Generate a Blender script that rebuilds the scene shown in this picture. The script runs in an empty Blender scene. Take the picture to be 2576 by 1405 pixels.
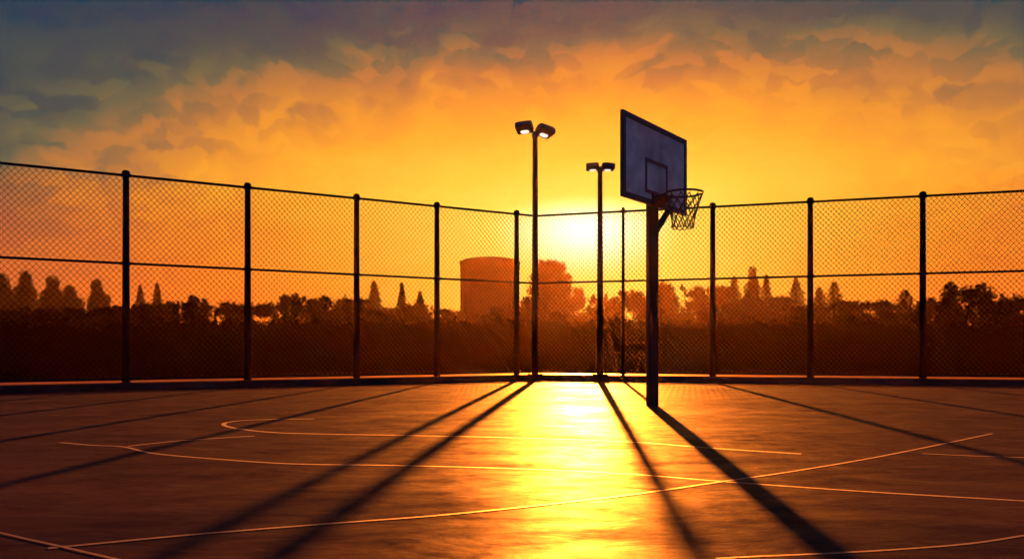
import bpy, bmesh, math, random
from mathutils import Vector, Matrix, noise as mnoise

R = math.radians
scene = bpy.context.scene
COL = scene.collection

# ------------------------------------------------------------------ camera
EYE, F, CX, HY = 0.8, 1850.0, 1287.5, 875.0      # eye height, focal length, centre column and horizon row on a 2575-wide picture


def ground_at(px, py):
    """Point of the ground seen at a picture position."""
    y = EYE * F / (py - HY)
    return Vector(((px - CX) * y / F, y, 0))


def x_at(px, depth):
    return (px - CX) * depth / F


def z_at(py, depth):
    return (HY - py) * depth / F + EYE


cam_d = bpy.data.cameras.new("camera")
cam_d.sensor_width = 36
cam_d.lens = 36 * F / 2575
cam_d.shift_y = (HY - 702.5) / 2575
cam_d.clip_end = 3000
cam_d.clip_start = 0.05
cam = bpy.data.objects.new("camera", cam_d)
cam.location = (0, 0, EYE)
cam.rotation_euler = (R(90), 0, 0)
COL.objects.link(cam)
scene.camera = cam

# ------------------------------------------------------------------ sun
SUN_AZ = math.atan((1462 - CX) / F)
GLOW_AZ = math.atan((1472 - CX) / F)
SUN_EL = math.atan((HY - 572) / math.hypot(F, 1462 - CX))
SUN = Vector((math.sin(SUN_AZ) * math.cos(SUN_EL), math.cos(SUN_AZ) * math.cos(SUN_EL), math.sin(SUN_EL)))
sun_d = bpy.data.lights.new("sun", 'SUN')
sun_d.energy = 5.0
sun_d.angle = R(0.66)
sun_d.color = (1.0, 0.205, 0.017)
sun_o = bpy.data.objects.new("sun", sun_d)
sun_o.rotation_euler = SUN.to_track_quat('Z', 'Y').to_euler()
sun_o.location = (20, 60, 40)
COL.objects.link(sun_o)

scene.view_settings.view_transform = 'Standard'
scene.view_settings.look = 'None'
scene.view_settings.exposure = 3.6
scene.view_settings.gamma = 1.0
scene.cycles.use_denoising = True
scene.cycles.volume_bounces = 0
scene.cycles.max_bounces = 6
scene.cycles.sample_clamp_indirect = 6


# ------------------------------------------------------------------ node helpers
class NT:
    def __init__(self, tree):
        self.t = tree
        self.n = tree.nodes
        self.l = tree.links

    def node(self, kind, **kw):
        n = self.n.new(kind)
        for k, v in kw.items():
            if hasattr(n, k):
                setattr(n, k, v)
        return n

    def put(self, sock, v):
        if v is None:
            return
        if isinstance(v, bpy.types.NodeSocket):
            self.l.new(v, sock)
        else:
            sock.default_value = v

    def m(self, op, a, b=None, c=None, clamp=False):
        n = self.n.new('ShaderNodeMath')
        n.operation = op
        n.use_clamp = clamp
        self.put(n.inputs[0], a)
        self.put(n.inputs[1], b)
        self.put(n.inputs[2], c)
        return n.outputs[0]

    def vm(self, op, a, b=None):
        n = self.n.new('ShaderNodeVectorMath')
        n.operation = op
        self.put(n.inputs[0], a)
        self.put(n.inputs[1], b)
        return n.outputs[0]

    def noise(self, vec, scale, detail=4, rough=0.5, dist=0.0):
        n = self.n.new('ShaderNodeTexNoise')
        self.put(n.inputs['Vector'], vec)
        n.inputs['Scale'].default_value = scale
        n.inputs['Detail'].default_value = detail
        n.inputs['Roughness'].default_value = rough
        n.inputs['Distortion'].default_value = dist
        return n

    def ramp(self, fac, stops, interp='LINEAR'):
        n = self.n.new('ShaderNodeValToRGB')
        n.color_ramp.interpolation = interp
        e = n.color_ramp.elements
        while len(e) < len(stops):
            e.new(0.5)
        for el, (p, c) in zip(e, stops):
            el.position = p
            el.color = (*c, 1) if len(c) == 3 else c
        self.put(n.inputs['Fac'], fac)
        return n.outputs['Color']

    def mix(self, fac, a, b, blend='MIX'):
        n = self.n.new('ShaderNodeMix')
        n.data_type = 'RGBA'
        n.blend_type = blend
        self.put(n.inputs[0], fac)
        self.put(n.inputs[6], a)
        self.put(n.inputs[7], b)
        return n.outputs[2]


def srgb(r, g, b):
    f = lambda c: (c / 255 / 12.92) if c / 255 <= 0.04045 else ((c / 255 + 0.055) / 1.055) ** 2.4
    return (f(r), f(g), f(b))


# ------------------------------------------------------------------ sky
world = bpy.data.worlds.new("World")
scene.world = world
world.use_nodes = True
W = NT(world.node_tree)
W.n.clear()
wout = W.node('ShaderNodeOutputWorld')
bg = W.node('ShaderNodeBackground')
bg.inputs['Strength'].default_value = 0.0825
tc = W.node('ShaderNodeTexCoord')
dirv = tc.outputs['Generated']
# wobble the direction so that the cloud bank has torn, brushed edges
wob = W.noise(dirv, 5.0, 5, 0.55, 0.4)
wob2 = W.noise(dirv, 22.0, 3, 0.5, 0.8)
off = W.vm('SUBTRACT', wob.outputs['Color'], (0.5, 0.5, 0.5))
off = W.vm('MULTIPLY', off, (0.16, 0.16, 0.13))
off2 = W.vm('MULTIPLY', W.vm('SUBTRACT', wob2.outputs['Color'], (0.5, 0.5, 0.5)), (0.03, 0.03, 0.02))
pos = W.vm('ADD', W.vm('ADD', dirv, off), off2)
vor = W.node('ShaderNodeTexVoronoi')
vor.feature = 'SMOOTH_F1'
vor.inputs['Smoothness'].default_value = 0.35
W.put(vor.inputs['Vector'], W.vm('MULTIPLY', pos, (1.0, 1.0, 1.7)))
vor.inputs['Scale'].default_value = 13.0
sepv = W.node('ShaderNodeSeparateColor')
W.put(sepv.inputs[0], vor.outputs['Color'])
sep = W.node('ShaderNodeSeparateXYZ')
W.put(sep.inputs[0], dirv)
az = W.m('SUBTRACT', W.m('ARCTAN2', sep.outputs['X'], sep.outputs['Y']), GLOW_AZ)
el = W.m('SUBTRACT', W.m('ARCSINE', W.m('MINIMUM', W.m('MAXIMUM', sep.outputs['Z'], -1.0), 1.0)), SUN_EL)
azs = W.m('MULTIPLY', az, 0.57)
els = W.m('MULTIPLY', el, W.m('MULTIPLY_ADD', W.m('GREATER_THAN', el, 0.0), 0.72, 1.0))
rr = W.m('SQRT', W.m('ADD', W.m('MULTIPLY', azs, azs), W.m('MULTIPLY', els, els)))
cl = W.noise(W.vm('MULTIPLY', pos, (1.0, 1.0, 1.9)), 3.4, 6, 0.55, 0.3)
grow = W.m('MINIMUM', W.m('MULTIPLY', rr, 3.0), 1.0)
dn = W.m('MULTIPLY', W.m('SUBTRACT', cl.outputs['Fac'], 0.5), 0.055)
vor2 = W.node('ShaderNodeTexVoronoi')
W.put(vor2.inputs['Vector'], W.vm('MULTIPLY', pos, (1.0, 1.0, 2.4)))
vor2.feature = 'SMOOTH_F1'
vor2.inputs['Smoothness'].default_value = 0.3
vor2.inputs['Scale'].default_value = 30.0
sepw = W.node('ShaderNodeSeparateColor')
W.put(sepw.inputs[0], vor2.outputs['Color'])
dn = W.m('ADD', dn, W.m('MULTIPLY', W.m('SUBTRACT', sepw.outputs[0], 0.5), 0.042))
dv = W.m('MULTIPLY', W.m('SUBTRACT', sepv.outputs[0], 0.5), 0.034)
r2 = W.m('ADD', rr, W.m('MULTIPLY', W.m('ADD', dn, dv), grow))
rdeg = W.m('DIVIDE', r2, R(60), clamp=True)
skycol = W.ramp(rdeg, [
    (0.0000, srgb(255, 236, 120)),
    (0.0667, srgb(255, 224, 90)),
    (0.1333, srgb(255, 202, 66)),
    (0.2250, srgb(252, 172, 50)),
    (0.2833, srgb(228, 148, 52)),
    (0.3333, srgb(180, 120, 64)),
    (0.3833, srgb(98, 99, 74)),
    (0.4167, srgb(64, 80, 76)),
    (0.5000, srgb(22, 62, 82)),
    (0.6667, srgb(42, 72, 122)),
    (1.0000, srgb(58, 100, 168)),
])
# reddening towards the horizon away from the sun
low = W.m('SUBTRACT', 1.0, W.m('DIVIDE', W.m('MAXIMUM', sep.outputs['Z'], 0.0), 0.20), clamp=True)
far = W.m('DIVIDE', W.m('SUBTRACT', W.m('ABSOLUTE', az), R(6)), R(20), clamp=True)
back = W.m('DIVIDE', W.m('SUBTRACT', R(70), W.m('ABSOLUTE', az)), R(25), clamp=True)
lowf = W.m('MULTIPLY', W.m('MULTIPLY', W.m('POWER', low, 0.6), far), back)
skycol = W.mix(W.m('MULTIPLY', lowf, 0.95), skycol, (*srgb(246, 112, 30), 1))
# bright disc of light behind the thin cloud
core = W.m('POWER', W.m('SUBTRACT', 1.0, W.m('DIVIDE', rr, R(4.6)), clamp=True), 2.0)
skycol = W.mix(1.0, skycol, W.mix(core, (0, 0, 0, 1), (2.6, 2.3, 1.6, 1)), 'ADD')
# clear dusk sky behind the camera
nish = W.node('ShaderNodeTexSky')
nish.sky_type = 'NISHITA'
nish.sun_disc = False
nish.sun_elevation = SUN_EL
nish.sun_rotation = SUN_AZ
nsc = W.mix(1.0, nish.outputs['Color'], (0.012, 0.018, 0.032, 1), 'MULTIPLY')
behind = W.m('DIVIDE', W.m('SUBTRACT', rr, R(38)), R(25), clamp=True)
skycol = W.mix(W.m('MULTIPLY', behind, 0.5), skycol, nsc)
W.put(bg.inputs['Color'], skycol)
W.l.new(bg.outputs[0], wout.inputs['Surface'])


# ------------------------------------------------------------------ materials
def mat(name, base, rough=0.6, metal=0.0, var=0.25, scale=6.0, bump=0.0, spec=0.5, coord='Object', emit=None, rough_var=0.0, stretch=None):
    m = bpy.data.materials.new(name)
    m.use_nodes = True
    N = NT(m.node_tree)
    b = N.n['Principled BSDF']
    t = N.node('ShaderNodeTexCoord')
    v = t.outputs[coord]
    if stretch:
        v = N.vm('MULTIPLY', v, stretch)
    nz = N.noise(v, scale, 5, 0.6, 0.2)
    dark = tuple(c * (1 - var) for c in base)
    lite = tuple(min(1, c * (1 + var)) for c in base)
    N.put(b.inputs['Base Color'], N.ramp(nz.outputs['Fac'], [(0.3, dark), (0.7, lite)]))
    b.inputs['Metallic'].default_value = metal
    b.inputs['Specular IOR Level'].default_value = spec
    if rough_var:
        nr = N.noise(v, scale * 0.7, 4, 0.6)
        N.put(b.inputs['Roughness'], N.m('MULTIPLY_ADD', nr.outputs['Fac'], rough_var * 2, rough - rough_var))
    else:
        b.inputs['Roughness'].default_value = rough
    if bump:
        bn = N.node('ShaderNodeBump')
        bn.inputs['Strength'].default_value = bump
        bn.inputs['Distance'].default_value = 0.02
        N.put(bn.inputs['Height'], N.noise(v, scale * 4, 4).outputs['Fac'])
        N.put(b.inputs['Normal'], bn.outputs[0])
    if emit:
        b.inputs['Emission Color'].default_value = (*emit[0], 1)
        b.inputs['Emission Strength'].default_value = emit[1]
    return m


def court_material(name, base, dark, rough):
    m = bpy.data.materials.new(name)
    m.use_nodes = True
    N = NT(m.node_tree)
    b = N.n['Principled BSDF']
    v = N.node('ShaderNodeTexCoord').outputs['Object']
    big = N.noise(N.vm('MULTIPLY', v, (0.8, 1.2, 1.0)), 0.7, 6, 0.62, 0.5)
    mid = N.noise(N.vm('MULTIPLY', v, (1.0, 2.4, 1.0)), 2.3, 6, 0.65, 0.9)
    fine = N.noise(v, 60, 3, 0.6)
    f = N.m('ADD', N.m('MULTIPLY', big.outputs['Fac'], 0.55), N.m('MULTIPLY', mid.outputs['Fac'], 0.45))
    c = N.ramp(f, [(0.36, dark), (0.62, base)])
    c = N.mix(N.m('MULTIPLY', fine.outputs['Fac'], 0.35), c, (*tuple(x * 0.55 for x in base), 1))
    N.put(b.inputs['Base Color'], c)
    N.put(b.inputs['Roughness'], N.m('MULTIPLY_ADD', N.m('SUBTRACT', 0.5, f), 0.9, rough))
    band = N.noise(N.vm('MULTIPLY', v, (0.75, 1.8, 1.0)), 1.6, 6, 0.68, 1.2)
    spots = N.noise(v, 9.0, 4, 0.7, 0.3)
    patch = N.m('ADD', N.m('MULTIPLY', band.outputs['Fac'], 0.75), N.m('MULTIPLY', spots.outputs['Fac'], 0.25))
    patch = N.m('DIVIDE', N.m('SUBTRACT', patch, 0.34), 0.30, clamp=True)
    N.put(b.inputs['IOR'], N.m('MULTIPLY_ADD', patch, 0.037, 1.013))
    b.inputs['Coat Weight'].default_value = 0.0
    b.inputs['Coat Roughness'].default_value = 0.3
    bn = N.node('ShaderNodeBump')
    bn.inputs['Strength'].default_value = 0.4
    bn.inputs['Distance'].default_value = 0.014
    N.put(bn.inputs['Height'], N.m('ADD', mid.outputs['Fac'], N.m('MULTIPLY', fine.outputs['Fac'], 0.10)))
    N.put(b.inputs['Normal'], bn.outputs[0])
    return m


M_COURT = court_material("court_coating", (0.0270, 0.0190, 0.022), (0.0066, 0.0066, 0.0145), 0.49)
M_GROUND = court_material("packed_earth", (0.10, 0.055, 0.03), (0.06, 0.03, 0.018), 0.49)
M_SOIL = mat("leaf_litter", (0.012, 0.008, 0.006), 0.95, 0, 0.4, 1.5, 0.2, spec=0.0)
M_LINE = mat("worn_line_paint", (0.028, 0.024, 0.025), 0.55, 0, 0.25, 9, 0.1)
M_KERB = mat("dark_concrete", (0.016, 0.019, 0.027), 0.95, 0, 0.35, 5, 0.4, spec=0.0)
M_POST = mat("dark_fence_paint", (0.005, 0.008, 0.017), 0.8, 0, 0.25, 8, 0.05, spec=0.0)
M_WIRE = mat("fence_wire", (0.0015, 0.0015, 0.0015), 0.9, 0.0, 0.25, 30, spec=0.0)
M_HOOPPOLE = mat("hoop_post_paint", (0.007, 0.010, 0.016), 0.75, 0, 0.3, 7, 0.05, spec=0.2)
M_BOARD = mat("weathered_board_paint", (0.36, 0.52, 0.46), 0.6, 0, 0.5, 2.2, 0.03)
M_BLACK = mat("black_board_paint", (0.018, 0.017, 0.02), 0.55, 0, 0.25, 10)
M_MARK = mat("dark_red_marking", (0.10, 0.03, 0.035), 0.55, 0, 0.25, 10)
M_RIM = mat("dark_red_rim_paint", (0.05, 0.012, 0.014), 0.6, 0.0, 0.3, 14)
M_NET = mat("dark_net_cord", (0.06, 0.05, 0.05), 0.8, 0, 0.3, 40)
M_LAMP = mat("lamp_housing", (0.035, 0.03, 0.03), 0.5, 0, 0.3, 6)
M_LENS = mat("lit_lamp_glass", (0.9, 0.88, 0.8), 0.3, 0, 0.05, 6, emit=((1.0, 0.95, 0.84), 0.08))
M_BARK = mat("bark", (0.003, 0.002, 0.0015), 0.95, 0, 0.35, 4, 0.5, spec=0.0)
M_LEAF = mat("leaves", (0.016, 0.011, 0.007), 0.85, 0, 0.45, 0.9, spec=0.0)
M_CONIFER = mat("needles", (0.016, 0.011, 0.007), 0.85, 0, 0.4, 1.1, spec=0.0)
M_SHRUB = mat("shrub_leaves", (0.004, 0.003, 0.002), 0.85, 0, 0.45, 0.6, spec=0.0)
M_TOWER = mat("tower_concrete", (0.008, 0.006, 0.005), 0.9, 0, 0.3, 0.4, 0.2, spec=0.0)


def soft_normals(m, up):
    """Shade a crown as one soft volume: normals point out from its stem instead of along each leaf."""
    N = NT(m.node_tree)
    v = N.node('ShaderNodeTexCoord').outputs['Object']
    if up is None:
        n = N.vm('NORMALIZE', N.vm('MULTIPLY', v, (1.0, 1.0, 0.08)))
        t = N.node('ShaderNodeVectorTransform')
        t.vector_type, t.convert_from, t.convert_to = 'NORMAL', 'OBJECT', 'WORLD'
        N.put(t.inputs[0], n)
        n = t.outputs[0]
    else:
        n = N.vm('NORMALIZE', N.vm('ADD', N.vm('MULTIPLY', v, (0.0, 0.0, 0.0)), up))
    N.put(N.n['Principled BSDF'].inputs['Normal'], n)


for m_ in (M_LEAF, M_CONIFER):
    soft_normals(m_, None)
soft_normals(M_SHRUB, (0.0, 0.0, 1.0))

# ------------------------------------------------------------------ object helpers
def link(name, bm, material, parent=None, smooth=False):
    me = bpy.data.meshes.new(name)
    bm.normal_update()
    bm.to_mesh(me)
    bm.free()
    me.materials.append(material)
    if smooth:
        for p in me.polygons:
            p.use_smooth = True
    o = bpy.data.objects.new(name, me)
    COL.objects.link(o)
    if parent:
        o.parent = parent
    return o


def link_pydata(name, verts, faces, material, parent=None, smooth=False):
    me = bpy.data.meshes.new(name)
    me.from_pydata(verts, [], faces)
    me.materials.append(material)
    if smooth:
        for p in me.polygons:
            p.use_smooth = True
    o = bpy.data.objects.new(name, me)
    COL.objects.link(o)
    if parent:
        o.parent = parent
    return o


def thing(name, label, cat, loc=(0, 0, 0), rz=0.0, group=None):
    o = bpy.data.objects.new(name, None)
    o.empty_display_size = 0.3
    COL.objects.link(o)
    o.location = loc
    o.rotation_euler = (0, 0, rz)
    o["label"] = label
    o["category"] = cat
    if group:
        o["group"] = group
    return o


def add_box(bm, size, mx=Matrix(), bevel=0.0, seg=2):
    r = bmesh.ops.create_cube(bm, size=1.0, matrix=mx @ Matrix.Diagonal((*size, 1)))
    if bevel:
        es = list({e for v in r['verts'] for e in v.link_edges})
        bmesh.ops.bevel(bm, geom=es, offset=bevel, segments=seg, affect='EDGES', profile=0.5)


def add_tube(bm, pts, radii, sides=8, closed=False, cap=True):
    pts = [Vector(p) for p in pts]
    n = len(pts)
    if not hasattr(radii, '__len__'):
        radii = [radii] * n
    rings = []
    prev = None
    for i, p in enumerate(pts):
        if closed:
            d = pts[(i + 1) % n] - pts[i - 1]
        elif i == 0:
            d = pts[1] - p
        elif i == n - 1:
            d = p - pts[-2]
        else:
            d = pts[i + 1] - pts[i - 1]
        d.normalize()
        if prev is None:
            a = Vector((0, 0, 1)) if abs(d.z) < 0.9 else Vector((1, 0, 0))
            u = d.cross(a).normalized()
        else:
            u = (prev - d * prev.dot(d)).normalized()
        prev = u
        w = d.cross(u)
        rings.append([bm.verts.new(p + (u * math.cos(k * math.tau / sides) + w * math.sin(k * math.tau / sides)) * radii[i]) for k in range(sides)])
    for i in range(n if closed else n - 1):
        a, b = rings[i], rings[(i + 1) % n]
        for k in range(sides):
            bm.faces.new((a[k], a[(k + 1) % sides], b[(k + 1) % sides], b[k]))
    if cap and not closed:
        bm.faces.new(rings[0][::-1])
        bm.faces.new(rings[-1])


def add_lathe(bm, prof, sides=20, loc=(0, 0, 0)):
    loc = Vector(loc)
    rings = []
    for r, z in prof:
        if r <= 1e-5:
            rings.append([bm.verts.new(loc + Vector((0, 0, z)))])
        else:
            rings.append([bm.verts.new(loc + Vector((r * math.cos(k * math.tau / sides), r * math.sin(k * math.tau / sides), z))) for k in range(sides)])
    for a, b in zip(rings, rings[1:]):
        for k in range(sides):
            k2 = (k + 1) % sides
            if len(a) == 1 and len(b) == 1:
                continue
            if len(a) == 1:
                bm.faces.new((a[0], b[k2], b[k]))
            elif len(b) == 1:
                bm.faces.new((a[k], a[k2], b[0]))
            else:
                bm.faces.new((a[k], a[k2], b[k2], b[k]))


# ------------------------------------------------------------------ ground, court, kerb
CORNER = Vector((0.58, 18.5, 0))
DL = Vector((-0.879, -0.476, 0)).normalized()
DR = Vector((0.9607, -0.277, 0)).normalized()
LEND, REND = 17.9, 17.5


def fence_y(x):
    """Distance of the fence line at a given x."""
    if x < CORNER.x:
        return CORNER.y + (x - CORNER.x) / DL.x * DL.y
    return CORNER.y + (x - CORNER.x) / DR.x * DR.y


bm = bmesh.new()
bmesh.ops.create_grid(bm, x_segments=60, y_segments=60, size=300)
for v in bm.verts:
    v.co.y += 180
ground = link("ground", bm, M_GROUND)
ground.location.z = -0.004
ground["kind"] = "structure"

bm = bmesh.new()
le, re_ = CORNER + DL * 24, CORNER + DR * 24
for a in [(CORNER, re_, Vector((re_.x, -14, 0)), Vector((le.x, -14, 0)), le)]:
    bm.faces.new([bm.verts.new(p) for p in a])
bmesh.ops.recalc_face_normals(bm, faces=bm.faces)
court = link("court", bm, M_COURT)
court["kind"] = "structure"
if court.data.polygons[0].normal.z < 0:
    court.data.flip_normals()


def kerb_mesh():
    h, w = 0.135, 0.13
    nl = Vector((-DL.y, DL.x, 0))
    nr = Vector((-DR.y, DR.x, 0))
    if nl.y > 0:
        nl = -nl
    if nr.y > 0:
        nr = -nr
    bis = (nl + nr).normalized()
    k = 1 / bis.dot(nl)
    path = [(CORNER + DL * 24, nl, 1), (CORNER, bis, k), (CORNER + DR * 24, nr, 1)]
    prof = [(w, -0.02), (w, h - 0.015), (w - 0.015, h), (-w + 0.015, h), (-w, h - 0.015), (-w, -0.02)]
    bm = bmesh.new()
    rows = [[bm.verts.new(p + n * (s * a) + Vector((0, 0, z))) for a, z in prof] for p, n, s in path]
    for a, b in zip(rows, rows[1:]):
        for i in range(len(prof) - 1):
            bm.faces.new((a[i], a[i + 1], b[i + 1], b[i]))
    bm.faces.new(rows[0])
    bm.faces.new(rows[-1][::-1])
    bmesh.ops.recalc_face_normals(bm, faces=bm.faces)
    return bm


kerb = link("kerb", kerb_mesh(), M_KERB)
kerb["kind"] = "structure"

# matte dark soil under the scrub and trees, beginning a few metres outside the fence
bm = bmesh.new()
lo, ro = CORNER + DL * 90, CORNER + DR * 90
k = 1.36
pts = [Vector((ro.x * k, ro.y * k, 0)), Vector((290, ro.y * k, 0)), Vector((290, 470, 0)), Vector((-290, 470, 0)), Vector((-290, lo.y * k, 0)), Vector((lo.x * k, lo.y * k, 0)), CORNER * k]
tris = [(6, 0, 1), (6, 1, 2), (6, 2, 3), (6, 3, 4), (6, 4, 5)]
vs = [bm.verts.new(p) for p in pts]
for t in tris:
    bm.faces.new([vs[i] for i in t])
bmesh.ops.recalc_face_normals(bm, faces=bm.faces)
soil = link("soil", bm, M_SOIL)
if soil.data.polygons[0].normal.z < 0:
    soil.data.flip_normals()
soil["kind"] = "structure"


# ------------------------------------------------------------------ painted court lines
def catmull(pts, n=10):
    out = []
    P = [pts[0] * 2 - pts[1]] + pts + [pts[-1] * 2 - pts[-2]]
    for i in range(1, len(P) - 2):
        for k in range(n):
            t = k / n
            a, b, c, d = P[i - 1], P[i], P[i + 1], P[i + 2]
            out.append(0.5 * ((2 * b) + (c - a) * t + (2 * a - 5 * b + 4 * c - d) * t * t + (3 * b - a - 3 * c + d) * t ** 3))
    out.append(pts[-1])
    return out


def court_line(pix, width, label, z=0.0015):
    pts = catmull([ground_at(*p) for p in pix])
    bm = bmesh.new()
    prev = None
    for i, p in enumerate(pts):
        d = (pts[min(i + 1, len(pts) - 1)] - pts[max(i - 1, 0)]).normalized()
        n = Vector((-d.y, d.x, 0))
        w = width * 0.52 * (0.5 + 0.06 * mnoise.noise(p * 2.0))
        a, b = bm.verts.new(p + n * w + Vector((0, 0, z))), bm.verts.new(p - n * w + Vector((0, 0, z)))
        if prev:
            bm.faces.new((prev[0], prev[1], b, a))
        prev = (a, b)
    o = link("painted_line", bm, M_LINE, court)
    if o.data.polygons[0].normal.z < 0:
        o.data.flip_normals()
    o["label"] = label
    return o


court_line([(790, 1053), (700, 1053.5), (620, 1056), (575, 1061), (562, 1066), (572, 1072), (610, 1079), (690, 1087), (820, 1091), (1000, 1094), (1250, 1099), (1450, 1105), (1620, 1113), (1800, 1127), (2015, 1141)], 0.09,
           "long pale hairpin line turning back on itself at left")
court_line([(150, 1112), (230, 1119), (310, 1123), (390, 1140), (560, 1155), (740, 1166), (1000, 1170), (1300, 1178), (1560, 1190), (1790, 1208), (1950, 1220), (2200, 1237), (2470, 1253), (2700, 1266)], 0.06,
           "pale line crossing the middle of the court")
court_line([(322, 1122), (400, 1113), (480, 1106), (640, 1096)], 0.07, "short faint line branching off at left", 0.0025)
court_line([(120, 1379), (190, 1372), (500, 1343), (850, 1315), (1100, 1296), (1350, 1271), (1600, 1242), (1800, 1213), (2000, 1184), (2200, 1150), (2400, 1110), (2495, 1090)], 0.05,
           "bright curving line sweeping across the foreground", 0.0025)
court_line([(1800, 1404), (1890, 1399), (2100, 1390), (2300, 1378), (2450, 1365), (2575, 1346), (2700, 1326)], 0.035, "curved line at the near right corner")
court_line([(-120, 1308), (0, 1340), (150, 1374), (290, 1406), (400, 1430)], 0.03, "dull bluish line at the near left corner", 0.0035)
court_line([(2320, 1140), (2450, 1146), (2575, 1150), (2700, 1154)], 0.05, "short faint line at right")

# ------------------------------------------------------------------ chain-link fence
TOP, MID, BOT = 4.12, 2.43, 0.205
PITCH_X, PITCH_Z = 0.054, 0.122


def wire_panel(length):
    """Woven wire between two posts: zigzag wires in local x (along) / z (up)."""
    verts, faces = [], []
    n = max(2, round(length / PITCH_X))
    px = length / n
    rows = int((TOP - BOT) / (PITCH_Z / 2))
    pz = (TOP - BOT) / rows
    rw = 0.0060
    for i in range(n):
        base = len(verts)
        for k in range(rows + 1):
            odd = (k + i) % 2
            x = px * (i + odd) + (0.004 if odd else -0.004)
            x = min(max(x, 0.003), length - 0.003)
            yy = 0.004 if odd else -0.004
            z = BOT + pz * k
            verts += [(x - rw, yy - rw * 0.8, z), (x + rw, yy - rw * 0.8, z), (x, yy + rw, z)]
        for k in range(rows):
            a, b = base + 3 * k, base + 3 * k + 3
            for s in range(3):
                s2 = (s + 1) % 3
                faces.append((a + s, a + s2, b + s2, b + s))
    return verts, faces


def post_mesh(bm, h, r):
    add_tube(bm, [(0, 0, 0.10), (0, 0, h * 0.5), (0, 0, h)], [r * 1.22, r * 1.08, r * 0.95], 14)
    add_lathe(bm, [(0, 0.125), (r * 2.0, 0.1255), (r * 2.0, 0.140), (r * 1.05, 0.145)], 14)


def fence(d, spots, end, label, thin=()):
    root = thing("chain_link_fence", label, "fence", CORNER, 0, "chain link fence round the court")
    ang = math.atan2(d.y, d.x)
    rails = [0.0] + list(spots)
    for i, t in enumerate(spots):
        r = 0.036 if i in thin else 0.06
        bm = bmesh.new()
        post_mesh(bm, TOP + 0.05, r)
        p = link("post", bm, M_POST, root, True)
        p.location = d * t
        bm = bmesh.new()
        add_lathe(bm, [(r * 1.18, TOP + 0.02), (r * 1.2, TOP + 0.06), (r * 1.0, TOP + 0.085), (r * 0.5, TOP + 0.1), (0, TOP + 0.105)], 14)
        c = link("post_cap", bm, M_POST, p, True)
    for name, z, r in (("top_rail", TOP, 0.026), ("middle_rail", MID, 0.025), ("bottom_rail", BOT, 0.026)):
        bm = bmesh.new()
        add_tube(bm, [d * 0.02 + Vector((0, 0, z)), d * end + Vector((0, 0, z))], r, 10)
        # sleeves where the rail meets each post
        for t in spots:
            add_tube(bm, [d * (t - 0.085) + Vector((0, 0, z)), d * (t + 0.085) + Vector((0, 0, z))], r * 1.35, 10)
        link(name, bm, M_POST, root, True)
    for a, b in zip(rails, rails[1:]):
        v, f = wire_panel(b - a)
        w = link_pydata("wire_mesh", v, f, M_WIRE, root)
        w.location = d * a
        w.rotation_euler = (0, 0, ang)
    return root


L_SPOTS = [0.53, 2.66, 4.58, 6.88, 9.11, 11.32, 13.5, 15.7, 17.9]
R_SPOTS = [2.21, 4.31, 6.45, 8.74, 10.95, 13.1, 15.3, 17.5]
fence(DL, L_SPOTS, LEND, "tall dark chain link fence running left from the tall floodlight mast")
fence(DR, R_SPOTS, REND, "tall dark chain link fence running right behind the basketball hoop", thin=(0,))


# ------------------------------------------------------------------ floodlight masts
def head_mesh():
    """Flat flood lamp: rounded box, deeper at the back, lens below; local -y points at the court."""
    bm = bmesh.new()
    w, d = 0.215, 0.21
    prof = [(-d, -0.055), (-d * 0.97, 0.06), (-d * 0.62, 0.145), (d * 0.45, 0.15), (d * 0.92, 0.07), (d, -0.03), (d * 0.94, -0.075), (-d * 0.95, -0.08)]
    xs = [(-w, 0.78), (-w * 0.93, 0.92), (-w * 0.75, 1.0), (w * 0.75, 1.0), (w * 0.93, 0.92), (w, 0.78)]
    rows = [[bm.verts.new((x, y * s, z * s)) for y, z in prof] for x, s in xs]
    for a, b in zip(rows, rows[1:]):
        for i in range(len(prof)):
            j = (i + 1) % len(prof)
            bm.faces.new((a[i], a[j], b[j], b[i]))
    bm.faces.new(rows[0][::-1])
    bm.faces.new(rows[-1])
    bmesh.ops.recalc_face_normals(bm, faces=bm.faces)
    return bm


def lens_mesh():
    bm = bmesh.new()
    ring = []
    for k in range(24):
        a = k * math.tau / 24
        ring.append((0.115 * math.copysign(abs(math.cos(a)) ** 0.7, math.cos(a)), 0.055 + 0.075 * math.copysign(abs(math.sin(a)) ** 0.7, math.sin(a))))
    top = [bm.verts.new((x, y, -0.055)) for x, y in ring]
    low = [bm.verts.new((x * 0.93, y * 0.93 - 0.004, -0.086)) for x, y in ring]
    for k in range(24):
        j = (k + 1) % 24
        bm.faces.new((top[k], top[j], low[j], low[k]))
    bm.faces.new(low)
    bmesh.ops.recalc_face_normals(bm, faces=bm.faces)
    return bm


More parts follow.
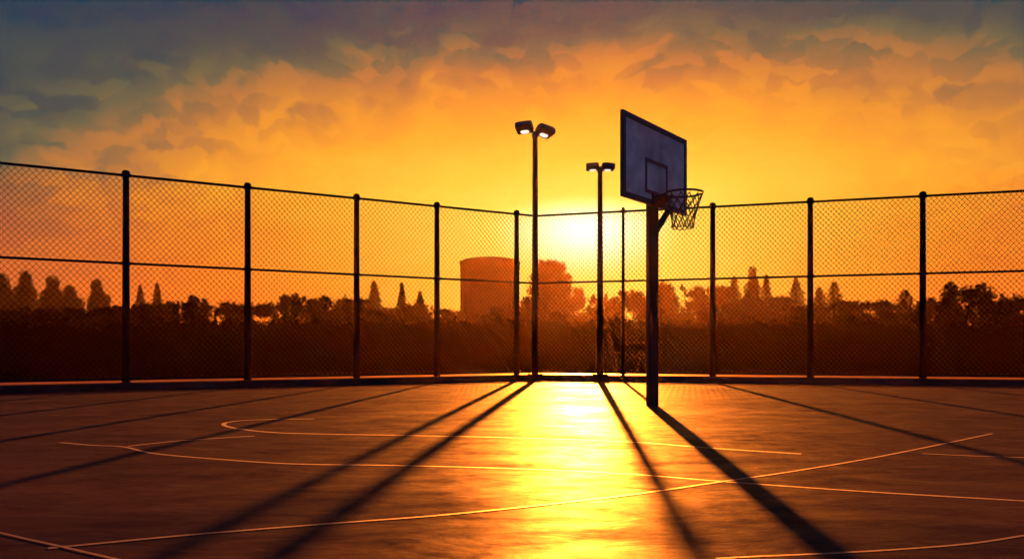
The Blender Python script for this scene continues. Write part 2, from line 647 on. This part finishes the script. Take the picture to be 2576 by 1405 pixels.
def mast(loc, height, r0, r1, heads, label, size=1.0):
    root = thing("floodlight_mast", label, "floodlight", loc, 0, "twin headed floodlight masts")
    bm = bmesh.new()
    n = 10
    add_tube(bm, [(0, 0, height * k / n) for k in range(n + 1)], [r0 + (r1 - r0) * k / n for k in range(n + 1)], 14)
    link("pole", bm, M_POST, root, True)
    bm = bmesh.new()
    add_box(bm, (r0 * 4.2, r0 * 4.2, 0.025), Matrix.Translation((0, 0, 0.0135)), 0.004)
    for sx in (-1, 1):
        for sy in (-1, 1):
            add_lathe(bm, [(0.014, 0.024), (0.014, 0.05), (0, 0.052)], 8, (sx * r0 * 1.7, sy * r0 * 1.7, 0))
    link("base_plate", bm, M_POST, root)
    bm = bmesh.new()
    add_lathe(bm, [(r1 * 1.25, height - 0.10), (r1 * 1.25, height + 0.02), (r1 * 0.7, height + 0.05), (0, height + 0.06)], 12)
    for (dx, dz, yaw, roll, tilt) in heads:
        add_tube(bm, [(0, 0, height), (dx * 0.45, 0.01, height + dz * 0.6), (dx * 0.8, 0.02, height + dz)], 0.024, 8)
    link("bracket", bm, M_LAMP, root, True)
    for (dx, dz, yaw, roll, tilt) in heads:
        h = link("lamp_head", head_mesh(), M_LAMP, root)
        sm = h.modifiers.new('rounding', 'SUBSURF')
        sm.levels = sm.render_levels = 2
        for p in h.data.polygons:
            p.use_smooth = True
        h.location = (dx, 0, height + dz)
        h.rotation_euler = (R(tilt), R(roll), R(yaw))
        h.scale = (size, size, size)
        link("lens", lens_mesh(), M_LENS, h)
    return root


mast(CORNER + Vector((0, 0, 0.125)), 6.06, 0.090, 0.064,
     [(-0.27, 0.14, -14, -3, -17), (0.25, 0.05, 28, 12, -15)],
     "tall floodlight mast in the corner of the fence, its left lamp raised")
X2 = x_at(1509, 18.0)
mast(Vector((X2, fence_y(X2) - 0.05, 0.135)), 5.05, 0.085, 0.058,
     [(-0.185, 0.03, -4, -3, -8), (0.195, 0.03, 4, 3, -8)],
     "shorter floodlight mast right of the corner one, standing straight in front of the sun", 0.74)

# ------------------------------------------------------------------ basketball hoop
POLE = Vector((1.945, 10.2, 0))
BD = Vector((0.63, 0.776, 0)).normalized()      # along the board, towards its far edge
BN = Vector((0.776, -0.63, 0)).normalized()     # out of the board, over the court
hoop = thing("basketball_hoop", "black post basketball hoop with grey board and dark net, standing on the court", "basketball hoop", POLE, 0)
hb = bpy.data.objects
BW, BZ0, BZ1 = 1.82, 2.745, 3.85
rot = Matrix((( BD.x, BN.x, 0, 0), (BD.y, BN.y, 0, 0), (0, 0, 1, 0), (0, 0, 0, 1)))   # local x along board, y out of the face


def hoop_part(name, bm, m, parent, smooth=False):
    bm.transform(rot @ Matrix.Translation((-0.085, 0, -0.012)))
    bmesh.ops.recalc_face_normals(bm, faces=bm.faces)
    return link(name, bm, m, parent, smooth)


bm = bmesh.new()
add_box(bm, (0.142, 0.142, 3.2), Matrix.Translation((0, 0, 1.6)) @ Matrix.Rotation(R(9), 4, 'Z'), 0.016, 3)
link("post", bm, M_HOOPPOLE, hoop)
YB = 0.10                                   # board centre plane in front of the post
bm = bmesh.new()
add_box(bm, (BW - 0.12, 0.022, BZ1 - BZ0 - 0.12), Matrix.Translation((0, YB, (BZ0 + BZ1) / 2)))
board = hoop_part("backboard", bm, M_BOARD, hoop)
bm = bmesh.new()
fw = 0.075
for sx in (-1, 1):
    add_box(bm, (fw, 0.05, BZ1 - BZ0), Matrix.Translation((sx * (BW / 2 - fw / 2), YB, (BZ0 + BZ1) / 2)), 0.006)
for z in (BZ0 + fw / 2, BZ1 - fw / 2):
    add_box(bm, (BW - 2 * fw, 0.047, fw), Matrix.Translation((0, YB, z)), 0.006)
hoop_part("board_frame", bm, M_BLACK, board)
bm = bmesh.new()
SQW, SQZ0, SQZ1, sw = 0.64, 2.89, 3.36, 0.052
for sx in (-1, 1):
    add_box(bm, (sw, 0.004, SQZ1 - SQZ0), Matrix.Translation((sx * (SQW / 2 - sw / 2), YB + 0.014, (SQZ0 + SQZ1) / 2)))
for z in (SQZ0 + sw / 2, SQZ1 - sw / 2):
    add_box(bm, (SQW - 2 * sw, 0.0035, sw), Matrix.Translation((0, YB + 0.014, z)))
hoop_part("target_square", bm, M_MARK, board)
# brackets from the post to the board
bm = bmesh.new()
for z in (2.86, 3.12):
    add_box(bm, (0.5, 0.03, 0.06), Matrix.Translation((0, 0.079, z)), 0.004)
hoop_part("board_bracket", bm, M_HOOPPOLE, hoop)
bm = bmesh.new()
add_tube(bm, [(0.07, 0.03, 2.36), (0.15, 0.06, 2.49), (0.36, 0.09, 2.72), (0.42, 0.09, 2.80)], 0.045, 10)
hoop_part("brace", bm, M_HOOPPOLE, hoop, True)
# rim
RIMZ, RR = 2.875, 0.245
RC = Vector((0.0, YB + 0.17 + RR, RIMZ))
bm = bmesh.new()
add_tube(bm, [RC + Vector((RR * math.cos(a), RR * math.sin(a), 0)) for a in [k * math.tau / 40 for k in range(40)]], 0.0145, 8, True)
for sx in (-1, 1):
    add_tube(bm, [(sx * 0.10, YB + 0.02, RIMZ - 0.02), (sx * 0.12, YB + 0.16, RIMZ - 0.006), (sx * 0.2, RC.y - 0.14, RIMZ)], 0.012, 8)
for k in range(12):
    a = (k + 0.5) * math.tau / 12
    add_tube(bm, [RC + Vector((RR * math.cos(a), RR * math.sin(a), -0.012)), RC + Vector((RR * 0.985 * math.cos(a), RR * 0.985 * math.sin(a), -0.034))], 0.005, 6)
rim = hoop_part("rim", bm, M_RIM, hoop, True)
bm = bmesh.new()
add_box(bm, (0.30, 0.03, 0.15), Matrix.Translation((0, YB + 0.032, RIMZ - 0.045)), 0.006)
# sloping gusset plate under the rim
vs = [bm.verts.new(p) for p in [(-0.13, YB + 0.045, RIMZ - 0.11), (0.13, YB + 0.045, RIMZ - 0.11), (0.11, YB + 0.185, RIMZ - 0.022), (-0.11, YB + 0.185, RIMZ - 0.022),
                                (-0.13, YB + 0.045, RIMZ - 0.095), (0.13, YB + 0.045, RIMZ - 0.095), (0.11, YB + 0.185, RIMZ - 0.008), (-0.11, YB + 0.185, RIMZ - 0.008)]]
for f in ((0, 1, 2, 3), (7, 6, 5, 4), (0, 4, 5, 1), (1, 5, 6, 2), (2, 6, 7, 3), (3, 7, 4, 0)):
    bm.faces.new([vs[i] for i in f])
hoop_part("rim_bracket", bm, M_RIM, rim)
# net
bm = bmesh.new()
rng = random.Random(4)
levels = [(0.0, 0.97), (0.085, 0.86), (0.17, 0.75), (0.255, 0.67), (0.335, 0.61), (0.42, 0.585)]
nk = 12
P = []
for li, (dz, s) in enumerate(levels):
    row = []
    for k in range(nk):
        a = (k + (0.5 if li % 2 == 0 else 0.0)) * math.tau / nk
        j = 0.006
        sway = dz * 0.10
        row.append(RC + Vector((RR * s * math.cos(a) + rng.uniform(-j, j) - sway * 0.4, RR * s * math.sin(a) + rng.uniform(-j, j) - sway * 0.2, -0.03 - dz + rng.uniform(-j, j))))
    P.append(row)
for li in range(len(P) - 1):
    for k in range(nk):
        if li % 2 == 0:
            ends = (P[li + 1][k], P[li + 1][(k + 1) % nk])
        else:
            ends = (P[li + 1][k], P[li + 1][(k - 1) % nk])
        for e in ends:
            s = P[li][k]
            midp = (s + e) / 2 + Vector((0, 0, -0.004))
            add_tube(bm, [s, midp, e], 0.0072, 5)
for k in range(nk):
    add_tube(bm, [P[-1][k], (P[-1][k] + P[-1][(k + 1) % nk]) / 2 + Vector((0, 0, -0.016)), P[-1][(k + 1) % nk]], 0.0075, 5)
hoop_part("net", bm, M_NET, rim)

# ------------------------------------------------------------------ trees
def leaf(verts, faces, c, s, rng):
    n = Vector((rng.gauss(0, 1), rng.gauss(0, 1), rng.gauss(0, 0.8))).normalized()
    u = n.orthogonal().normalized()
    u.rotate(Matrix.Rotation(rng.uniform(0, math.tau), 3, n))
    w = n.cross(u)
    a, b = s * rng.uniform(0.7, 1.3), s * rng.uniform(0.35, 0.7)
    i = len(verts)
    verts += [c - u * a, c - w * b + n * (0.15 * s), c + u * a, c + w * b + n * (0.15 * s)]
    faces.append((i, i + 1, i + 2, i + 3))


def crown(kind, h, w, ls, rng):
    """Leaf-sized faces through the volume of a crown of height h and width w standing at the origin."""
    V, Fc = [], []
    area = max(1.0, h * w)
    N = int(min(15000 if kind == 'dome' else 9500, max(1500, 7.0 * area / (ls * ls))))
    if kind == 'conifer':
        tiers = max(7, int(h / (w * 0.16)))
        for k in range(N):
            t = rng.random() ** 1.35
            z = h * (0.04 + 0.96 * t)
            tier = (t * tiers) % 1.0
            rad = 0.62 * w * ((1 - t) ** 0.8) * (0.50 + 0.55 * (1 - tier)) + 0.045 * w
            a = rng.uniform(0, math.tau)
            rad *= 0.72 + 0.65 * mnoise.noise(Vector((math.cos(a) * 1.5, math.sin(a) * 1.5, z * 0.9 / max(w, 1) * 3)) + Vector((h, w, 0))) + 0.15
            q = rad * math.sqrt(rng.random())
            leaf(V, Fc, Vector((q * math.cos(a), q * math.sin(a), z - q * 0.25)), ls * (0.55 + 0.55 * (1 - t)), rng)
        return V, Fc
    lumps = []
    if kind == 'poplar':
        for k in range(10):
            t = k / 9
            lumps.append((Vector((rng.uniform(-0.09, 0.09) * w, rng.uniform(-0.1, 0.1) * w, h * (0.10 + 0.82 * t))), 0.5 * w * (0.55 + 0.5 * math.sin(math.pi * min(1, 0.25 + 0.75 * (1 - t) ** 0.8))) * (1.0 if t < 0.8 else 0.62), h * 0.11))
        lumps.append((Vector((rng.uniform(-0.1, 0.1) * w, 0, h * 0.95)), w * 0.13, h * 0.055))
    elif kind == 'block':
        for cx in range(6):
            for cz in range(7):
                lumps.append((Vector(((-0.38 + 0.152 * cx + rng.uniform(-0.03, 0.03)) * w, rng.uniform(-0.2, 0.2) * w, h * (0.04 + 0.132 * cz))), w * rng.uniform(0.16, 0.19), h * 0.13))
        for x in (-0.36, -0.25, 0.33, 0.24):
            lumps.append((Vector((x * w, 0, h * 0.935)), w * 0.085, h * 0.055))
        lumps.append((Vector((-0.30 * w, 0, h * 0.97)), w * 0.05, h * 0.05))
        lumps.append((Vector((0.34 * w, 0, h * 0.96)), w * 0.05, h * 0.05))
    elif kind == 'dome':
        for lev in range(8):
            e = lev / 7
            rad = 0.34 * w * (1.0 if e < 0.7 else math.sqrt(max(0.0, 1 - ((e - 0.7) / 0.36) ** 2)))
            for k in range(8):
                a = (k + 0.5 * (lev % 2)) * math.tau / 8 + rng.uniform(-0.2, 0.2)
                lumps.append((Vector((rad * math.cos(a), rad * math.sin(a), h * (0.05 + 0.86 * e))), w * rng.uniform(0.15, 0.19), h * 0.10))
            lumps.append((Vector((0, 0, h * (0.05 + 0.86 * e))), w * 0.24, h * 0.11))
    else:
        for k in range(28):
            a, e = rng.uniform(0, math.tau), rng.random()
            z = h * (0.10 + 0.78 * e)
            rad = 0.36 * w * math.sqrt(max(0.06, 1 - abs(2 * e - 0.75) ** 2.4 / 1.6)) * rng.uniform(0.55, 1.1)
            lumps.append((Vector((rad * math.cos(a), rad * math.sin(a) * 0.9, z)), w * rng.uniform(0.16, 0.22), h * rng.uniform(0.12, 0.16)))
        for k in range(5):
            lumps.append((Vector((rng.uniform(-0.26, 0.26) * w, rng.uniform(-0.2, 0.2) * w, h * rng.uniform(0.86, 0.95))), w * rng.uniform(0.08, 0.13), h * 0.07))
        if kind == 'bush':
            for k in range(11):
                lumps.append((Vector((rng.uniform(-0.40, 0.40) * w, rng.uniform(-0.2, 0.2) * w, h * rng.uniform(0.80, 0.96))), w * rng.uniform(0.025, 0.05), h * rng.uniform(0.05, 0.10)))
            for k in range(14):
                lumps.append((Vector((rng.uniform(-0.42, 0.42) * w, rng.uniform(-0.25, 0.25) * w, h * rng.uniform(0.06, 0.62))), w * rng.uniform(0.13, 0.17), h * 0.13))
            for k in range(6):
                a = rng.uniform(0, math.tau)
                lumps.append((Vector((0.38 * w * math.cos(a), 0.38 * w * math.sin(a), h * rng.uniform(0.05, 0.3))), w * 0.18, h * 0.13))
    tot = sum(l[1] ** 2 for l in lumps)
    for c, rx, rz in lumps:
        for k in range(24):
            d = Vector((rng.gauss(0, 1), rng.gauss(0, 1), rng.gauss(0, 1))).normalized() * (0.62 * rng.random())
            leaf(V, Fc, c + Vector((d.x * rx, d.y * rx, d.z * rz)), min(rx, rz) * 0.55, rng)
        for k in range(max(14, int(N * rx * rx / tot))):
            d = Vector((rng.gauss(0, 1), rng.gauss(0, 1), rng.gauss(0, 1))).normalized() * (rng.random() ** 0.38)
            p = c + Vector((d.x * rx, d.y * rx, d.z * rz))
            if p.z > 0.02:
                leaf(V, Fc, p, ls * rng.uniform(0.6, 1.15), rng)
    return V, Fc


def tree(name, label, cat, px, top, wpx, depth, kind, seed):
    rng = random.Random(seed)
    depth *= 1.0 if depth < 57 else min(1.0 + (depth - 57) / 10, 1.4, max(1.0, 155 / depth))
    if kind == 'conifer':
        wpx *= 1.4
    if kind == 'bush':
        wpx *= 1.4
        top -= 5
    h = z_at(top, depth)
    w = wpx * depth / F
    x = x_at(px, depth)
    root = thing(name, label, cat, (x, depth, 0), 0, "trees beyond the fence")
    bm = bmesh.new()
    r = max(0.07, h * 0.022)
    n = 7
    hh = h * (0.93 if kind in ('conifer', 'poplar') else 0.72)
    pts = [Vector((0.02 * h * math.sin(k * 1.3 + seed) * (k / n), 0.015 * h * math.cos(k + seed) * (k / n), hh * k / n - 0.05)) for k in range(n + 1)]
    add_tube(bm, pts, [r * (1.35 if k == 0 else 1 - 0.85 * k / n) for k in range(n + 1)], 8)
    if kind not in ('conifer',):
        for k in range(6):
            s = pts[2 + k % 4]
            a = k * 2.4 + seed
            e = s + Vector((math.cos(a) * w * 0.34, math.sin(a) * w * 0.3, h * rng.uniform(0.12, 0.26)))
            add_tube(bm, [s, (s + e) / 2 + Vector((0, 0, -0.02 * h)), e], [r * 0.5, r * 0.34, r * 0.12], 6)
    link("trunk", bm, M_BARK, root, True)
    ls = max(0.075, 2.9 * depth / F)
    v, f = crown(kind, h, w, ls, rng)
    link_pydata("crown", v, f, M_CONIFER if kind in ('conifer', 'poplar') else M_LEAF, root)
    return root


TREES = [
    # name, category, px, top, width, depth, kind, label
    ("poplar_tree", 8, 690, 66, 150, 'poplar', "hazy pointed poplar cut by the left picture edge"),
    ("poplar_tree", 64, 684, 54, 152, 'poplar', "hazy twin-pointed poplar, second from the left picture edge"),
    ("poplar_tree", 126, 696, 56, 150, 'poplar', "hazy broad pointed poplar, middle one of five left of the first fence post"),
    ("poplar_tree", 180, 720, 56, 154, 'poplar', "hazy rounded poplar, lowest of the five at far left"),
    ("poplar_tree", 246, 706, 52, 148, 'poplar', "hazy poplar just left of the leftmost fence post, a gap on either side"),
    ("broadleaf_tree", 30, 786, 150, 44, 'bush', "nearly black bushy tree below the poplars at the left picture edge"),
    ("broadleaf_tree", 130, 778, 140, 47, 'bush', "nearly black bushy tree under the middle poplar at far left"),
    ("broadleaf_tree", 222, 776, 130, 45, 'bush', "nearly black bushy tree under the last poplar before the leftmost post"),
    ("broadleaf_tree", 305, 770, 120, 50, 'bush', "dark bushy tree straight behind the leftmost fence post"),
    ("conifer_tree", 352, 716, 46, 120, 'conifer', "hazy thin conifer just right of the leftmost fence post"),
    ("conifer_tree", 395, 712, 46, 118, 'conifer', "hazy thin conifer, second right of the leftmost fence post"),
    ("broadleaf_tree", 385, 764, 120, 52, 'bush', "dark low bushy tree in front of the two hazy thin conifers"),
    ("broadleaf_tree", 445, 758, 90, 55, 'bush', "dark low tree left of the round topped one in the second fence bay"),
    ("broadleaf_tree", 497, 740, 92, 52, 'round', "dark round topped tree rising in the second fence bay from the left"),
    ("broadleaf_tree", 575, 762, 120, 54, 'bush', "dark ragged tree just left of the second fence post"),
    ("broadleaf_tree", 660, 764, 110, 56, 'bush', "dark ragged tree just right of the second fence post"),
    ("broadleaf_tree", 735, 736, 110, 56, 'round', "dark broad tree standing highest in the third fence bay"),
    ("broadleaf_tree", 815, 748, 110, 58, 'bush', "dark brown tree right of the highest one in the third fence bay"),
    ("broadleaf_tree", 885, 752, 110, 60, 'bush', "dark brown tree behind the third fence post"),
    ("conifer_tree", 940, 706, 72, 78, 'conifer', "brown broad conifer just right of the third fence post"),
    ("conifer_tree", 1010, 710, 40, 84, 'conifer', "brown needle-thin conifer in the middle of the fourth fence bay"),
    ("conifer_tree", 1056, 732, 50, 82, 'conifer', "brown small conifer left of the fourth fence post"),
    ("broadleaf_tree", 960, 776, 110, 60, 'bush', "brown low tree at the foot of the broad conifer, fourth fence bay"),
    ("broadleaf_tree", 1035, 768, 110, 62, 'bush', "brown low tree at the foot of the two small conifers, fourth fence bay"),
    ("broadleaf_tree", 1122, 780, 100, 62, 'bush', "reddish brown tree left of the big flat topped tower"),
    ("broadleaf_tree", 1186, 782, 84, 68, 'bush', "reddish low tree at the left foot of the flat topped tower"),
    ("broadleaf_tree", 1268, 776, 84, 70, 'bush', "reddish low tree at the right foot of the flat topped tower"),
    ("broadleaf_tree", 1325, 748, 88, 88, 'bush', "orange brown tree in the narrow gap left of the corner mast"),
    ("broadleaf_tree", 1384, 655, 126, 142, 'dome', "tall hazy dome shaped tree just right of the corner mast"),
    ("broadleaf_tree", 1444, 718, 90, 130, 'round', "hazy orange tree forming the shoulder of the tall dome shaped one"),
    ("broadleaf_tree", 1440, 790, 130, 70, 'bush', "red brown low tree below the tall dome shaped tree"),
    ("broadleaf_tree", 1515, 744, 100, 88, 'bush', "glowing orange tree straight behind the shorter floodlight mast"),
    ("broadleaf_tree", 1592, 734, 110, 86, 'bush', "orange tree between the thin fence post and the hoop post"),
    ("broadleaf_tree", 1672, 706, 82, 92, 'round', "orange brown peaked tree just right of the hoop post"),
    ("broadleaf_tree", 1742, 720, 116, 84, 'bush', "red brown wide tree left of the post behind the net"),
    ("broadleaf_tree", 1806, 720, 100, 80, 'bush', "red brown wide tree right behind the post nearest the net"),
    ("conifer_tree", 1846, 694, 62, 86, 'conifer', "brown conifer left of the thinnest tall spire"),
    ("conifer_tree", 1893, 672, 40, 88, 'poplar', "brown narrow spire topping the middle rail, tallest right of the hoop"),
    ("conifer_tree", 1927, 690, 50, 86, 'conifer', "brown conifer right of the tallest spire, before a notch of sky"),
    ("broadleaf_tree", 1880, 752, 130, 66, 'bush', "dark red tree below the tallest spire right of the hoop"),
    ("broadleaf_tree", 1966, 748, 60, 66, 'bush', "small dark tree in the notch of sky right of the tallest spire"),
    ("conifer_tree", 2001, 698, 78, 78, 'conifer', "dark conifer left of the second post right of the hoop"),
    ("conifer_tree", 2060, 722, 64, 76, 'conifer', "dark lower conifer right of the second post right of the hoop"),
    ("conifer_tree", 2097, 708, 80, 74, 'conifer', "dark pointed conifer, taller of two right of the second post"),
    ("broadleaf_tree", 2040, 768, 120, 58, 'bush', "dark low tree behind the second post right of the hoop"),
    ("broadleaf_tree", 2150, 756, 120, 58, 'bush', "dark brown low tree in the middle of the last full fence bay"),
    ("broadleaf_tree", 2222, 758, 110, 56, 'bush', "dark brown tree left of the conifer beside the rightmost post"),
    ("conifer_tree", 2277, 728, 96, 64, 'conifer', "dark bushy conifer just left of the rightmost post"),
    ("broadleaf_tree", 2340, 752, 100, 54, 'bush', "dark brown tree between the rightmost post and the black flat topped tree"),
    ("broadleaf_tree", 2430, 708, 128, 40, 'block', "almost black flat topped tree with two horns near the right edge"),
    ("broadleaf_tree", 2515, 754, 90, 46, 'bush', "dark low tree just right of the flat topped horned tree"),
    ("broadleaf_tree", 2582, 738, 110, 45, 'bush', "dark tree cut by the right picture edge"),
]
for i, (nm, px, top, wp, dep, kind, lab) in enumerate(TREES):
    cat = {'poplar_tree': 'poplar', 'conifer_tree': 'conifer', 'broadleaf_tree': 'tree'}[nm]
    tree(nm, lab, cat, px, top, wp, dep, kind, 11 + i)

# low scrub rising away from the fence
rng = random.Random(77)
V, Fc = [], []
for row, (k0, k1, cnt) in enumerate([(1.47, 1.62, 520), (1.6, 1.95, 520), (1.95, 2.5, 520), (2.5, 3.3, 420)]):
    for i in range(cnt):
        u = rng.uniform(-1.05, 1.05)
        kk = rng.uniform(k0, k1)
        x0 = u * 15.5 if u < 0 else u * 17.0
        x = x0 * kk
        yf = fence_y(x0)
        y = yf * kk
        hh = min(max(0.16, 0.15 * (y - 1.30 * yf)) * rng.uniform(0.7, 1.05), 0.72 + y * rng.uniform(0.028, 0.050))
        ww = rng.uniform(0.5, 0.8) + 0.35 * hh
        for q in range(16):
            leaf(V, Fc, Vector((x + rng.uniform(-0.8, 0.8) * ww, y + rng.uniform(-0.4, 0.4) * ww, hh * rng.uniform(0.15, 0.66))), max(0.1, hh * 0.3), rng)
        for q in range(int(52 + 30 * hh)):
            d = Vector((rng.gauss(0, 1), rng.gauss(0, 1), rng.gauss(0, 1))).normalized() * rng.random() ** 0.4
            leaf(V, Fc, Vector((x + d.x * ww, y + d.y * ww * 0.7, max(0.02, hh * (0.48 + 0.48 * d.z)))), rng.uniform(0.06, 0.11) * (0.8 + 0.3 * row), rng)
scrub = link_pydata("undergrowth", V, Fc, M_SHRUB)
scrub["kind"] = "stuff"
scrub["label"] = "dark low scrub growing along the outside of the fence"
scrub["category"] = "scrub"

# ------------------------------------------------------------------ flat topped tower
TD = 158.0
th, tw = z_at(648, TD), 150 * TD / F
tower = thing("round_tower", "big hazy round tower with flat slightly domed top, left of the corner mast", "tower", (x_at(1232, TD), TD, 0))
bm = bmesh.new()
add_lathe(bm, [(tw * 0.47, -0.05), (tw * 0.475, th * 0.5), (tw * 0.495, th * 0.78), (tw * 0.5, th * 0.94)], 64)
for k in range(16):
    a = k * math.tau / 16
    add_box(bm, (0.35, 0.5, th * 0.92), Matrix.Rotation(a, 4, 'Z') @ Matrix.Translation((0, tw * 0.475, th * 0.46)))
link("wall", bm, M_TOWER, tower)
bm = bmesh.new()
add_lathe(bm, [(tw * 0.508, th * 0.935), (tw * 0.510, th * 0.955), (tw * 0.44, th * 0.975), (tw * 0.3, th * 0.99), (tw * 0.12, th * 0.998), (0, th)], 64)
link("roof", bm, M_TOWER, tower)

# ------------------------------------------------------------------ haze
bm = bmesh.new()
bmesh.ops.create_cube(bm, size=1.0, matrix=Matrix.Translation((0, 180, 9.9)) @ Matrix.Diagonal((640, 640, 22.2, 1)))
mh = bpy.data.materials.new("haze")
mh.use_nodes = True
mh.node_tree.nodes.clear()
H = NT(mh.node_tree)
ho = H.node('ShaderNodeOutputMaterial')
pv = H.node('ShaderNodeVolumePrincipled')
pv.inputs['Color'].default_value = (0.95, 0.60, 0.34, 1)
pv.inputs['Density'].default_value = 0.000066
pv.inputs['Anisotropy'].default_value = 0.74
H.l.new(pv.outputs[0], ho.inputs['Volume'])
haze = link("haze", bm, mh)
haze["kind"] = "stuff"
haze["label"] = "warm evening haze filling the air"
haze["category"] = "haze"
